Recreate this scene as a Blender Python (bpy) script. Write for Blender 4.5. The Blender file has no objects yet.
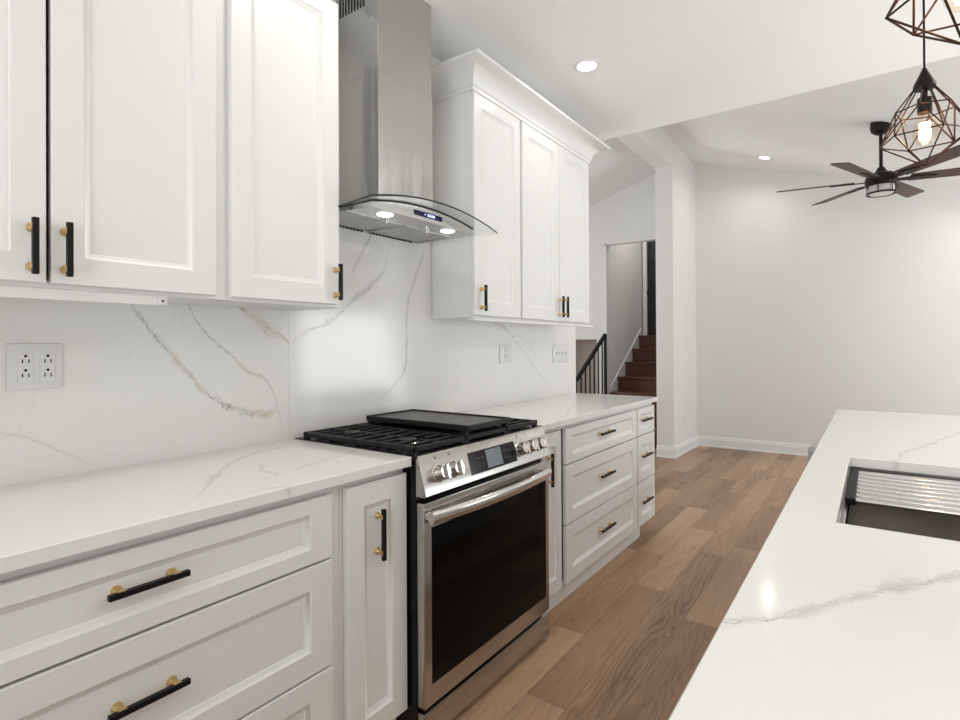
import bpy, bmesh, math, random
from mathutils import Vector, Matrix
random.seed(7)
S = bpy.context.scene
COL = S.collection
PI = math.pi
FZ = -0.035            # floor level

# ------------------------------------------------------------------ camera
cd = bpy.data.cameras.new('camera')
cam = bpy.data.objects.new('camera', cd)
COL.objects.link(cam)
S.camera = cam
yaw, roll, pitch = 0.6230, -0.0054, 0.0045
cd.sensor_width = 36.0
cd.lens = 546.412 / 960 * 36
cd.shift_y = -15.90 / 960
cd.clip_start = 0.02
r_ = Vector((math.cos(yaw), math.sin(yaw), 0))
f_ = Vector((-math.sin(yaw) * math.cos(pitch), math.cos(yaw) * math.cos(pitch), math.sin(pitch)))
u_ = r_.cross(f_)
rr = r_ * math.cos(roll) + u_ * math.sin(roll)
uu = -r_ * math.sin(roll) + u_ * math.cos(roll)
M = Matrix((rr, uu, -f_)).transposed().to_4x4()
M.translation = Vector((1.878, -0.0233, 1.274))
cam.matrix_world = M

# ------------------------------------------------------------------ world, exposure
S.view_settings.view_transform = 'Standard'
S.view_settings.look = 'None'
S.view_settings.gamma = 1.0
S.view_settings.use_curve_mapping = False
S.view_settings.exposure = -0.38
w = bpy.data.worlds.new('sky')
S.world = w
w.use_nodes = True
w.node_tree.nodes['Background'].inputs[0].default_value = (0.75, 0.85, 1, 1)
w.node_tree.nodes['Background'].inputs[1].default_value = 1.0

# ------------------------------------------------------------------ added fill lights at unseen windows
def area(name, loc, target, sx, sy, power, col=(1, 1, 1), spread=180):
    l = bpy.data.lights.new(name, 'AREA')
    l.shape = 'RECTANGLE'; l.size = sx; l.size_y = sy; l.energy = power; l.color = col
    l.spread = math.radians(spread)
    o = bpy.data.objects.new(name, l); COL.objects.link(o)
    o.location = loc
    o.rotation_euler = (Vector(target) - Vector(loc)).to_track_quat('-Z', 'Y').to_euler()
    return o
DAY = (0.94, 0.985, 1.0)
# fill lights set in unseen window openings, tilted up to bounce off the ceiling
# aim and spread are shaped to flatten the light on the cabinets
# dining and foyer ones are added, openings included, to brighten ceiling and foyer
area('window_fill_dining', (4.60, 3.0, 1.25), (2.9, 3.0, 2.81), 1.5, 1.9, 23, DAY, 90)
area('window_fill_family_room', (4.60, 5.6, 1.1), (1.6, 5.6, 2.2), 1.9, 1.5, 76, DAY, 172)
area('window_fill_back', (2.6, -3.20, 1.25), (2.4, -1.4, 2.81), 2.2, 2.0, 90, DAY, 112)
area('window_fill_foyer', (-3.40, 4.9, 1.6), (0, 5.3, 3.0), 1.4, 1.8, 76, DAY)

# ------------------------------------------------------------------ material helpers
def new_mat(name):
    m = bpy.data.materials.new(name); m.use_nodes = True
    nt = m.node_tree
    return m, nt, nt.nodes['Principled BSDF']
def N(nt, t, **kw):
    n = nt.nodes.new(t)
    for k, v in kw.items(): setattr(n, k, v)
    return n
def setin(n, **kw):
    for k, v in kw.items(): n.inputs[k.replace('_', ' ')].default_value = v
def math_n(nt, op, a, b=None, c=None, clamp=False):
    n = nt.nodes.new('ShaderNodeMath'); n.operation = op; n.use_clamp = clamp
    for i, v in enumerate((a, b, c)):
        if v is None: continue
        if isinstance(v, (int, float)): n.inputs[i].default_value = v
        else: nt.links.new(v, n.inputs[i])
    return n.outputs[0]
def mixc(nt, fac, a, b):
    n = nt.nodes.new('ShaderNodeMix'); n.data_type = 'RGBA'
    for s, v in ((n.inputs['Factor'], fac), (n.inputs[6], a), (n.inputs[7], b)):
        if isinstance(v, (int, float)): s.default_value = v
        elif isinstance(v, tuple): s.default_value = v
        else: nt.links.new(v, s)
    return n.outputs[2]
def noise_n(nt, vec, scale, detail=3, rough=0.5, dist=0.0):
    n = nt.nodes.new('ShaderNodeTexNoise')
    n.inputs['Scale'].default_value = scale; n.inputs['Detail'].default_value = detail
    n.inputs['Roughness'].default_value = rough; n.inputs['Distortion'].default_value = dist
    if vec is not None: nt.links.new(vec, n.inputs['Vector'])
    return n.outputs['Fac']
def obj_xyz(nt, scale=None):
    tc = nt.nodes.new('ShaderNodeTexCoord')
    v = tc.outputs['Object']
    if scale:
        mp = nt.nodes.new('ShaderNodeMapping'); mp.inputs['Scale'].default_value = scale
        nt.links.new(v, mp.inputs['Vector']); v = mp.outputs['Vector']
    return v
def simple(name, col, rough=0.5, metal=0.0, spec=0.5, bump=0.0, bscale=300, vary=0.0, emit=None, estr=0, coat=0):
    m, nt, p = new_mat(name)
    p.inputs['Base Color'].default_value = (*col, 1)
    p.inputs['Roughness'].default_value = rough
    p.inputs['Metallic'].default_value = metal
    p.inputs['Specular IOR Level'].default_value = spec
    if coat: p.inputs['Coat Weight'].default_value = coat; p.inputs['Coat Roughness'].default_value = 0.08
    if emit:
        p.inputs['Emission Color'].default_value = (*emit, 1); p.inputs['Emission Strength'].default_value = estr
    v = obj_xyz(nt)
    if vary:
        f = noise_n(nt, v, 3.0, 4)
        c = mixc(nt, f, tuple(x * (1 - vary) for x in col) + (1,), tuple(min(1, x * (1 + vary)) for x in col) + (1,))
        nt.links.new(c, p.inputs['Base Color'])
    if bump:
        b = nt.nodes.new('ShaderNodeBump'); b.inputs['Strength'].default_value = bump; b.inputs['Distance'].default_value = 0.002
        nt.links.new(noise_n(nt, v, bscale, 3), b.inputs['Height']); nt.links.new(b.outputs[0], p.inputs['Normal'])
    return m
def steel_mat(name, col, rough, aniso=0.65, brush=(2, 2, 400), wave=0.0, contrast=0.07):
    m, nt, p = new_mat(name)
    p.inputs['Metallic'].default_value = 1.0
    p.inputs['Anisotropic'].default_value = aniso
    t = N(nt, 'ShaderNodeTangent', direction_type='RADIAL', axis='Z')
    nt.links.new(t.outputs[0], p.inputs['Tangent'])
    v = obj_xyz(nt, brush)
    f = noise_n(nt, v, 1.0, 4, 0.6)
    if contrast > 0.5: f = math_n(nt, 'MULTIPLY_ADD', f, 3.0, -1.0, clamp=True)
    c = mixc(nt, f, tuple(x * (1 - contrast) for x in col) + (1,), tuple(min(1, x * (1 + contrast)) for x in col) + (1,))
    nt.links.new(c, p.inputs['Base Color'])
    r = math_n(nt, 'MULTIPLY_ADD', f, 0.05, rough - 0.025)
    if wave:      # the slight buckling of thin sheet metal
        b = nt.nodes.new('ShaderNodeBump'); b.inputs['Strength'].default_value = 1.0; b.inputs['Distance'].default_value = wave
        nt.links.new(noise_n(nt, obj_xyz(nt, (9, 9, 0.9)), 1.0, 2, 0.4), b.inputs['Height']); nt.links.new(b.outputs[0], p.inputs['Normal'])
    nt.links.new(r, p.inputs['Roughness'])
    return m

# marble: white quartz with hand placed veins, each a curve b = f(a) in object space
def marble(name, base, plane, veins, rough=0.12, faint=0.35):
    m, nt, p = new_mat(name)
    v = obj_xyz(nt)
    sep = nt.nodes.new('ShaderNodeSeparateXYZ'); nt.links.new(v, sep.inputs[0])
    ax = {'x': sep.outputs[0], 'y': sep.outputs[1], 'z': sep.outputs[2]}
    wob1 = noise_n(nt, v, 9, 4, 0.6); wob2 = noise_n(nt, v, 45, 3, 0.7)
    clump = noise_n(nt, v, 11, 3, 0.6)
    braid = [noise_n(nt, v, 24, 3, 0.6, 0.8), noise_n(nt, v, 37, 3, 0.6, 1.2), noise_n(nt, v, 52, 2, 0.6, 1.0)]
    # very soft cloudiness of the slab
    cl = noise_n(nt, v, 1.7, 4, 0.55)
    col = mixc(nt, cl, tuple(x * 0.965 for x in base) + (1,), tuple(min(1, x * 1.01) for x in base) + (1,))
    webm = math_n(nt, 'ABSOLUTE', math_n(nt, 'SUBTRACT', noise_n(nt, v, 1.1, 5, 0.55, 0.8), 0.5))
    hair = math_n(nt, 'SUBTRACT', 1.0, math_n(nt, 'DIVIDE', webm, 0.004), clamp=True)
    hair = math_n(nt, 'MULTIPLY', hair, math_n(nt, 'MULTIPLY', clump, faint * 0.5))
    col = mixc(nt, hair, col, (0.50, 0.48, 0.46, 1))
    for ve in veins:
        a, b = ve['axes']; pts = sorted(ve['pts'], key=lambda q: q[0])
        a0, a1 = pts[0][0], pts[-1][0]
        b0 = min(q[1] for q in pts); b1 = max(q[1] for q in pts); bs = max(b1 - b0, 1e-3)
        t = math_n(nt, 'DIVIDE', math_n(nt, 'SUBTRACT', ax[a], a0), a1 - a0)
        fc = nt.nodes.new('ShaderNodeFloatCurve'); cu = fc.mapping.curves[0]
        P = [((q[0] - a0) / (a1 - a0), (q[1] - b0) / bs) for q in pts]
        cu.points[0].location = P[0]; cu.points[1].location = P[-1]
        for q in P[1:-1]: cu.points.new(*q)
        fc.mapping.update()
        nt.links.new(math_n(nt, 'ADD', t, 0.0, clamp=True), fc.inputs['Value'])
        y = math_n(nt, 'MULTIPLY_ADD', fc.outputs[0], bs, b0)
        wb = math_n(nt, 'ADD', math_n(nt, 'MULTIPLY_ADD', wob1, ve.get('wob', 0.03), -0.5 * ve.get('wob', 0.03)),
                    math_n(nt, 'MULTIPLY_ADD', wob2, ve.get('wob2', 0.012), -0.5 * ve.get('wob2', 0.012)))
        slope = ve.get('slope', abs((pts[-1][1] - pts[0][1]) / (a1 - a0)))
        sl = math.sqrt(1 + slope * slope); W = ve['w']
        d0 = math_n(nt, 'ADD', math_n(nt, 'SUBTRACT', ax[b], y), wb)
        fade = ve.get('fade', 12)
        inside = math_n(nt, 'MULTIPLY', math_n(nt, 'MULTIPLY', t, fade, clamp=True), math_n(nt, 'MULTIPLY', math_n(nt, 'SUBTRACT', 1.0, t), fade, clamp=True))
        swell = math_n(nt, 'MULTIPLY_ADD', clump, 3.2, -0.9, clamp=True)
        if ve.get('swell'):           # where along its length the vein is thick
            c0, wd = ve['swell']
            swell = math_n(nt, 'MAXIMUM', math_n(nt, 'MULTIPLY', swell, 0.35), math_n(nt, 'SUBTRACT', 1.0, math_n(nt, 'DIVIDE', math_n(nt, 'ABSOLUTE', math_n(nt, 'SUBTRACT', t, c0)), wd), clamp=True))
        wid = math_n(nt, 'MULTIPLY_ADD', swell, W * sl, 0.0015)
        lines = None
        for q, nz in enumerate(braid):
            off = math_n(nt, 'MULTIPLY', math_n(nt, 'SUBTRACT', nz, 0.5), math_n(nt, 'MULTIPLY', wid, 5.5))
            d = math_n(nt, 'ABSOLUTE', math_n(nt, 'ADD', d0, off))
            core = ve.get('core', 0.0028) * sl * (1.0, 0.75, 0.6)[q]
            ln = math_n(nt, 'MULTIPLY', math_n(nt, 'SUBTRACT', 1.0, math_n(nt, 'DIVIDE', d, core), clamp=True), (1.0, 0.85, 0.7)[q])
            lines = ln if lines is None else math_n(nt, 'MAXIMUM', lines, ln)
        band = math_n(nt, 'SUBTRACT', 1.0, math_n(nt, 'DIVIDE', math_n(nt, 'ABSOLUTE', d0), math_n(nt, 'MULTIPLY', wid, 1.4)), clamp=True)
        band = math_n(nt, 'MULTIPLY', math_n(nt, 'MULTIPLY', band, swell), ve.get('s', 0.5) * 0.6)
        patch = math_n(nt, 'MULTIPLY_ADD', wob2, 2.2, -0.35, clamp=True)
        s = math_n(nt, 'MULTIPLY', math_n(nt, 'MAXIMUM', band, math_n(nt, 'MULTIPLY', math_n(nt, 'MULTIPLY', lines, patch), ve.get('cs', 0.8) * 1.15)), inside, clamp=True)
        vc = (0.34, 0.325, 0.305, 1)
        for (g0, gw) in ve.get('golds', ()):
            gm = math_n(nt, 'MULTIPLY', math_n(nt, 'SUBTRACT', 1.0, math_n(nt, 'DIVIDE', math_n(nt, 'ABSOLUTE', math_n(nt, 'SUBTRACT', t, g0)), gw), clamp=True), 2.0, clamp=True)
            vc = mixc(nt, gm, vc, (0.50, 0.345, 0.185, 1))
        core = s
        col = mixc(nt, math_n(nt, 'MAXIMUM', s, core), col, vc)
    nt.links.new(col, p.inputs['Base Color'])
    p.inputs['Roughness'].default_value = rough
    p.inputs['Specular IOR Level'].default_value = 0.5
    return m

def wood_floor(name):
    m, nt, p = new_mat(name)
    v = obj_xyz(nt)
    sep = nt.nodes.new('ShaderNodeSeparateXYZ'); nt.links.new(v, sep.inputs[0])
    X, Y = sep.outputs[0], sep.outputs[1]
    W, L = 0.162, 1.15
    xr = math_n(nt, 'DIVIDE', X, W); row = math_n(nt, 'FLOOR', xr)
    wn = N(nt, 'ShaderNodeTexWhiteNoise', noise_dimensions='1D'); nt.links.new(row, wn.inputs['W'])
    yr = math_n(nt, 'DIVIDE', math_n(nt, 'MULTIPLY_ADD', wn.outputs['Value'], 7.3, Y), L)
    coln = math_n(nt, 'FLOOR', yr)
    cmb = nt.nodes.new('ShaderNodeCombineXYZ'); nt.links.new(row, cmb.inputs[0]); nt.links.new(coln, cmb.inputs[1])
    wn2 = N(nt, 'ShaderNodeTexWhiteNoise', noise_dimensions='2D'); nt.links.new(cmb.outputs[0], wn2.inputs['Vector'])
    pid = wn2.outputs['Value']
    # distances to the plank's edges
    fx = math_n(nt, 'FRACT', xr); fy = math_n(nt, 'FRACT', yr)
    ex = math_n(nt, 'MULTIPLY', math_n(nt, 'MINIMUM', fx, math_n(nt, 'SUBTRACT', 1.0, fx)), W)
    ey = math_n(nt, 'MULTIPLY', math_n(nt, 'MINIMUM', fy, math_n(nt, 'SUBTRACT', 1.0, fy)), L)
    gap = math_n(nt, 'SUBTRACT', 1.0, math_n(nt, 'DIVIDE', math_n(nt, 'MINIMUM', ex, ey), 0.0022), clamp=True)
    # grain: stretched coordinates shifted per plank
    gv = nt.nodes.new('ShaderNodeCombineXYZ')
    nt.links.new(math_n(nt, 'MULTIPLY_ADD', X, 9.0, math_n(nt, 'MULTIPLY', pid, 60)), gv.inputs[0])
    nt.links.new(math_n(nt, 'MULTIPLY_ADD', Y, 1.15, math_n(nt, 'MULTIPLY', pid, 31)), gv.inputs[1])
    warp = noise_n(nt, gv.outputs[0], 0.9, 2, 0.5, 0.5)
    rings = math_n(nt, 'FRACT', math_n(nt, 'MULTIPLY', warp, 13.0))
    rings = math_n(nt, 'POWER', math_n(nt, 'ABSOLUTE', math_n(nt, 'MULTIPLY_ADD', rings, 2, -1)), 2.5)
    gv2 = nt.nodes.new('ShaderNodeCombineXYZ')
    nt.links.new(math_n(nt, 'MULTIPLY', X, 130), gv2.inputs[0]); nt.links.new(math_n(nt, 'MULTIPLY_ADD', Y, 5, math_n(nt, 'MULTIPLY', pid, 77)), gv2.inputs[1])
    fine = noise_n(nt, gv2.outputs[0], 1.0, 4, 0.6)
    blotch = noise_n(nt, gv.outputs[0], 0.7, 3, 0.5)
    ramp = nt.nodes.new('ShaderNodeValToRGB')
    e = ramp.color_ramp.elements
    e[0].position = 0.0; e[0].color = (0.105, 0.056, 0.031, 1)
    e[1].position = 1.0; e[1].color = (0.560, 0.365, 0.230, 1)
    k = ramp.color_ramp.elements.new(0.5); k.color = (0.335, 0.203, 0.122, 1)
    tone = math_n(nt, 'ADD', math_n(nt, 'MULTIPLY', pid, 0.48), math_n(nt, 'MULTIPLY', blotch, 0.62))
    sepc = nt.nodes.new('ShaderNodeSeparateColor'); nt.links.new(wn2.outputs['Color'], sepc.inputs[0])
    gstr = math_n(nt, 'MULTIPLY_ADD', math_n(nt, 'POWER', sepc.outputs[1], 2.0), 0.34, 0.06)
    tone = math_n(nt, 'SUBTRACT', math_n(nt, 'ADD', tone, 0.06), math_n(nt, 'MULTIPLY', rings, gstr))
    tone = math_n(nt, 'ADD', tone, math_n(nt, 'MULTIPLY_ADD', fine, 0.62, -0.31))
    nt.links.new(tone, ramp.inputs[0])
    c = mixc(nt, math_n(nt, 'MULTIPLY', gap, 0.75), ramp.outputs[0], (0.035, 0.02, 0.013, 1))
    nt.links.new(c, p.inputs['Base Color'])
    nt.links.new(math_n(nt, 'MULTIPLY_ADD', fine, 0.14, 0.30), p.inputs['Roughness'])
    p.inputs['Specular IOR Level'].default_value = 0.4
    b = nt.nodes.new('ShaderNodeBump'); b.inputs['Strength'].default_value = 0.25; b.inputs['Distance'].default_value = 0.0015
    nt.links.new(math_n(nt, 'SUBTRACT', math_n(nt, 'MULTIPLY', fine, 0.4), gap), b.inputs['Height'])
    nt.links.new(b.outputs[0], p.inputs['Normal'])
    return m

def wood_mat(name, c0, c1, rough=0.35, axis=(30, 3, 30)):
    m, nt, p = new_mat(name)
    v = obj_xyz(nt, axis)
    f = noise_n(nt, v, 1.0, 5, 0.6, 0.6)
    nt.links.new(mixc(nt, f, (*c0, 1), (*c1, 1)), p.inputs['Base Color'])
    p.inputs['Roughness'].default_value = rough
    return m
def thin_glass(name, tint=(0.93, 0.96, 0.95), rough=0.02):
    m, nt, p = new_mat(name)
    out = nt.nodes['Material Output']
    tr = nt.nodes.new('ShaderNodeBsdfTransparent'); tr.inputs[0].default_value = (*tint, 1)
    gl = nt.nodes.new('ShaderNodeBsdfGlossy'); gl.inputs['Roughness'].default_value = rough
    lw = nt.nodes.new('ShaderNodeLayerWeight')
    fr = math_n(nt, 'MULTIPLY_ADD', math_n(nt, 'POWER', lw.outputs['Facing'], 4.0), 0.35, 0.035)
    mx = nt.nodes.new('ShaderNodeMixShader')
    nt.links.new(fr, mx.inputs[0]); nt.links.new(tr.outputs[0], mx.inputs[1]); nt.links.new(gl.outputs[0], mx.inputs[2])
    nt.links.new(mx.outputs[0], out.inputs[0])
    return m

WHITE = (0.82, 0.812, 0.793)
MAT = dict(
    wall=simple('wall_paint', (0.775, 0.763, 0.743), 0.6, bump=0.05, bscale=250, spec=0.3),
    ceil=simple('ceiling_paint', (0.90, 0.892, 0.872), 0.7, bump=0.04, bscale=200, spec=0.2),
    trim=simple('trim_paint', (0.80, 0.80, 0.79), 0.35),
    cab=simple('cabinet_paint', WHITE, 0.32, bump=0.015, bscale=120),
    black=simple('black_metal', (0.006, 0.006, 0.006), 0.45, spec=0.22),
    brass=simple('brushed_brass', (0.66, 0.47, 0.22), 0.28, 1.0, vary=0.08),
    steel=steel_mat('stainless_steel', (0.55, 0.545, 0.53), 0.24, aniso=0.3, brush=(2, 2, 60), contrast=0.03),
    filt=simple('filter_steel', (0.50, 0.495, 0.48), 0.42, 1.0, vary=0.04),
    steel_chim=steel_mat('stainless_steel_chimney', (0.53, 0.53, 0.515), 0.17, wave=0.012),
    lens=simple('hood_lamp_lens', (0.9, 0.9, 0.88), 0.4, emit=(1.0, 0.97, 0.92), estr=4.0),
    steel_dark=steel_mat('stainless_steel_range', (0.50, 0.485, 0.465), 0.22, brush=(1.5, 1.5, 160), contrast=0.03),
    steel_pol=simple('polished_steel', (0.72, 0.70, 0.68), 0.12, 1.0, vary=0.05),
    chrome=simple('knob_chrome', (0.74, 0.70, 0.65), 0.16, 1.0, vary=0.05),
    iron=simple('cast_iron', (0.008, 0.008, 0.008), 0.45, spec=0.3, bump=0.15, bscale=500),
    enamel=simple('black_enamel', (0.004, 0.004, 0.004), 0.2, spec=0.25),
    griddle=simple('griddle_plate', (0.030, 0.026, 0.024), 0.34, bump=0.05, bscale=400),
    oglass=simple('oven_glass', (0.002, 0.002, 0.002), 0.08, spec=0.12, vary=0.1),
    darkgap=simple('dark_seal', (0.006, 0.006, 0.006), 0.6),
    screen=simple('display_glass', (0.004, 0.004, 0.005), 0.12, spec=0.25),
    lcd=simple('lcd_screen', (0.10, 0.115, 0.125), 0.2, emit=(0.5, 0.6, 0.66), estr=0.12),
    mark=simple('panel_marks', (0.35, 0.35, 0.35), 0.5),
    markdark=simple('panel_marks_dark', (0.08, 0.08, 0.08), 0.5),
    bluelcd=simple('hood_display', (0.006, 0.006, 0.03), 0.15, spec=0.3, emit=(0.02, 0.02, 0.25), estr=0.14),
    bluedig=simple('hood_display_digits', (0.3, 0.3, 0.9), 0.3, emit=(0.45, 0.5, 1.0), estr=3.0),
    lamp=simple('lamp_lens', (0.9, 0.9, 0.88), 0.4, emit=(1.0, 0.97, 0.92), estr=14.0),
    plate=simple('plastic_white', (0.76, 0.755, 0.745), 0.3),
    floor=wood_floor('oak_planks'),
    stair=wood_mat('stained_stair_wood', (0.060, 0.022, 0.012), (0.170, 0.068, 0.036), 0.3, (4, 30, 30)),
    bronze=simple('dark_bronze', (0.016, 0.010, 0.008), 0.42, 0.3, spec=0.3),
    copper=simple('dark_copper_wire', (0.045, 0.020, 0.014), 0.42, 0.6, spec=0.3, vary=0.35),
    blade=wood_mat('fan_blade_wood', (0.035, 0.016, 0.011), (0.085, 0.040, 0.027), 0.45, (12, 12, 12)),
    frost=simple('frosted_glass', (0.62, 0.61, 0.58), 0.25),
    filament=simple('glowing_filament', (1, 0.8, 0.5), 0.5, emit=(1.0, 0.62, 0.26), estr=38.0),
    bulb=thin_glass('bulb_glass', (1.0, 0.93, 0.84)),
    glass=thin_glass('hood_glass', (0.95, 0.965, 0.96)),
    gedge=simple('glass_edge', (0.012, 0.016, 0.015), 0.15),
    sink=steel_mat('sink_steel', (0.150, 0.108, 0.080), 0.26, 0.5, (1.5, 40, 60), contrast=0.8),  # brown reflections and brush streaks put into the basin's colour
    sinkwall=steel_mat('sink_rim_steel', (0.62, 0.61, 0.60), 0.22, 0.3, (60, 60, 2)),
    rod=simple('rack_rod', (0.75, 0.74, 0.73), 0.14, 1.0, vary=0.05),
    rubber=simple('black_rubber', (0.006, 0.006, 0.006), 0.5, spec=0.2),
    nightglass=simple('dark_door_glass', (0.012, 0.016, 0.030), 0.08),
    doorblack=simple('black_door_paint', (0.010, 0.010, 0.012), 0.35),
    fabric=simple('grey_upholstery', (0.34, 0.335, 0.33), 0.75, bump=0.2, bscale=700),
    fabricd=simple('dark_upholstery', (0.05, 0.05, 0.05), 0.8, bump=0.2, bscale=700),
    dimwall=simple('lower_level_wall', (0.62, 0.57, 0.535), 0.7, bump=0.04, bscale=200),
)
YZ = ('y', 'z')
MAT['slabA'] = marble('calacatta_quartz_left', (0.835, 0.825, 0.803), 'x', [
    dict(axes=YZ, pts=[(0.70, 1.44), (0.766, 1.346), (0.81, 1.286), (0.847, 1.246), (0.899, 1.177), (0.949, 1.12), (1.016, 1.076), (1.083, 1.048), (1.196, 1.025), (1.23, 1.03)], w=0.015, s=0.6, wob=0.02, wob2=0.014, golds=[(0.88, 0.16), (0.30, 0.05), (0.42, 0.04)], cs=0.95, slope=0.9),
    dict(axes=YZ, pts=[(0.87, 1.46), (0.894, 1.417), (0.923, 1.361), (0.975, 1.303), (1.047, 1.242), (1.108, 1.186), (1.172, 1.156), (1.197, 1.132), (1.239, 1.001), (1.262, 0.92)], w=0.006, s=0.45, wob=0.014, wob2=0.008, golds=[(0.60, 0.16)], cs=0.75, slope=1.1),
    dict(axes=YZ, pts=[(1.05, 1.44), (1.082, 1.414), (1.133, 1.386), (1.186, 1.343), (1.251, 1.313), (1.30, 1.275)], w=0.026, s=0.5, wob=0.02, wob2=0.02, golds=[(0.35, 0.7)], swell=(0.5, 0.5), cs=1.0, slope=0.65),
    dict(axes=YZ, pts=[(0.2, 1.08), (0.38, 1.06), (0.46, 1.03), (0.56, 0.97), (0.62, 0.93)], w=0.004, s=0.25, wob=0.03, cs=0.35),
], rough=0.13)
MAT['slabB'] = marble('calacatta_quartz_right', (0.835, 0.825, 0.803), 'x', [
    dict(axes=YZ, pts=[(1.28, 1.278), (1.295, 1.293), (1.366, 1.343), (1.44, 1.365), (1.546, 1.433), (1.631, 1.5), (1.721, 1.562), (1.791, 1.63), (1.815, 1.712), (1.85, 1.80)], w=0.012, s=0.5, wob=0.02, wob2=0.014, golds=[(0.08, 0.1)], cs=0.8, slope=0.9),
    dict(axes=('z', 'y'), pts=[(1.03, 1.77), (1.049, 1.798), (1.092, 1.858), (1.186, 1.934), (1.31, 1.942), (1.459, 1.951), (1.56, 1.981), (1.677, 2.04), (1.8, 2.10)], w=0.009, s=0.55, wob=0.03, wob2=0.014, cs=0.8, slope=0.4),
    dict(axes=YZ, pts=[(1.60, 1.60), (1.66, 1.70), (1.70, 1.76), (1.74, 1.84)], w=0.010, s=0.5, wob=0.03, cs=0.6),
    dict(axes=YZ, pts=[(2.68, 1.44), (2.762, 1.408), (2.82, 1.39), (2.886, 1.361)], w=0.02, s=0.7, wob=0.02, cs=0.8, slope=0.5),
    dict(axes=YZ, pts=[(2.87, 1.37), (2.95, 1.31), (3.092, 1.21), (3.222, 1.109), (3.404, 0.978), (3.42, 0.92)], w=0.008, s=0.4, wob=0.03, cs=0.55, slope=0.8),
    dict(axes=YZ, pts=[(2.90, 1.34), (3.05, 1.325), (3.15, 1.27), (3.21, 1.20), (3.235, 1.11)], w=0.006, s=0.3, wob=0.02, cs=0.45, slope=0.6),
    dict(axes=YZ, pts=[(3.45, 1.31), (3.50, 1.26), (3.53, 1.21)], w=0.012, s=0.6, wob=0.01, cs=0.7, slope=1.0, fade=5),
], rough=0.13)
XY = ('x', 'y')
MAT['topA'] = marble('quartz_counter_left', (0.835, 0.825, 0.803), 'z', [
    dict(axes=('y', 'x'), pts=[(0.64, 0.56), (0.707, 0.485), (0.758, 0.412), (0.841, 0.32), (0.943, 0.218), (1.064, 0.159), (1.2, 0.15)], w=0.012, s=0.5, wob=0.03, cs=0.6, slope=1.0),
    dict(axes=XY, pts=[(0.33, 0.955), (0.37, 0.94), (0.42, 0.905), (0.457, 0.903), (0.52, 0.893)], w=0.008, s=0.45, wob=0.02, cs=0.6, slope=0.4),
    dict(axes=('y', 'x'), pts=[(0.95, 0.51), (0.988, 0.49), (1.086, 0.457), (1.239, 0.42), (1.29, 0.40)], w=0.01, s=0.4, wob=0.03, cs=0.5, slope=0.3),
    dict(axes=('y', 'x'), pts=[(0.78, 0.60), (0.82, 0.635), (0.85, 0.66)], w=0.01, s=0.5, wob=0.01, cs=0.6, slope=0.8, fade=5),
], rough=0.12)
MAT['topB'] = marble('quartz_counter_right', (0.835, 0.825, 0.803), 'z', [
    dict(axes=('y', 'x'), pts=[(2.26, 0.69), (2.325, 0.645), (2.5, 0.6), (2.67, 0.527), (3.015, 0.401), (3.2, 0.36)], w=0.008, s=0.4, wob=0.03, cs=0.5, slope=0.4),
    dict(axes=('y', 'x'), pts=[(2.9, 0.66), (3.2, 0.56), (3.4, 0.50), (3.8, 0.36)], w=0.008, s=0.35, wob=0.05, cs=0.4, slope=0.4),
], rough=0.12)
MAT['topI'] = marble('quartz_island', (0.835, 0.825, 0.803), 'z', [
    dict(axes=XY, pts=[(1.66, 0.715), (1.69, 0.728), (1.719, 0.742), (1.741, 0.757), (1.786, 0.807), (1.816, 0.857), (1.854, 0.916), (1.894, 0.982), (1.936, 1.032), (1.982, 1.097), (2.1, 1.16)], w=0.017, s=0.75, wob=0.035, wob2=0.03, cs=0.75, slope=1.2, web=0.8, fade=30),
    dict(axes=('y', 'x'), pts=[(1.86, 1.915), (1.947, 1.928), (2.271, 1.96), (2.414, 2.012), (2.531, 2.047), (2.761, 2.116), (2.908, 2.16), (3.2, 2.3)], w=0.010, s=0.5, wob=0.04, wob2=0.02, cs=0.5, slope=0.3),
    dict(axes=('y', 'x'), pts=[(3.10, 1.86), (3.199, 1.879), (3.354, 1.982), (3.44, 2.044), (3.5, 2.1)], w=0.012, s=0.3, wob=0.03, cs=0.3, slope=0.6),
], rough=0.12, faint=0.15)

# ------------------------------------------------------------------ mesh helpers
def box(bm, x0, x1, y0, y1, z0, z1, bev=0.0, seg=1, mi=0):
    t = bmesh.new()
    vs = [t.verts.new((x, y, z)) for x in (x0, x1) for y in (y0, y1) for z in (z0, z1)]
    for f in ((0, 1, 3, 2), (4, 6, 7, 5), (0, 4, 5, 1), (2, 3, 7, 6), (0, 2, 6, 4), (1, 5, 7, 3)):
        t.faces.new([vs[i] for i in f])
    if bev:
        bmesh.ops.bevel(t, geom=list(t.edges), offset=bev, segments=seg, affect='EDGES', profile=0.5)
    merge(bm, t, mi)
def merge(bm, t, mi=None, mat=None):
    if mat is not None: bmesh.ops.transform(t, matrix=mat, verts=list(t.verts))
    if mi is not None:
        for f in t.faces: f.material_index = mi
    me = bpy.data.meshes.new('tmp'); t.to_mesh(me); t.free()
    bm.from_mesh(me); bpy.data.meshes.remove(me)
def frame_of(a, b):
    d = (Vector(b) - Vector(a)); L = d.length
    return Matrix.Translation((Vector(a) + Vector(b)) / 2) @ d.to_track_quat('Z', 'Y').to_matrix().to_4x4(), L
def tube(bm, a, b, r, seg=12, r2=None, mi=0):
    mat, L = frame_of(a, b)
    t = bmesh.new()
    bmesh.ops.create_cone(t, cap_ends=True, segments=seg, radius1=r, radius2=r if r2 is None else r2, depth=L)
    merge(bm, t, mi, mat)
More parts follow.
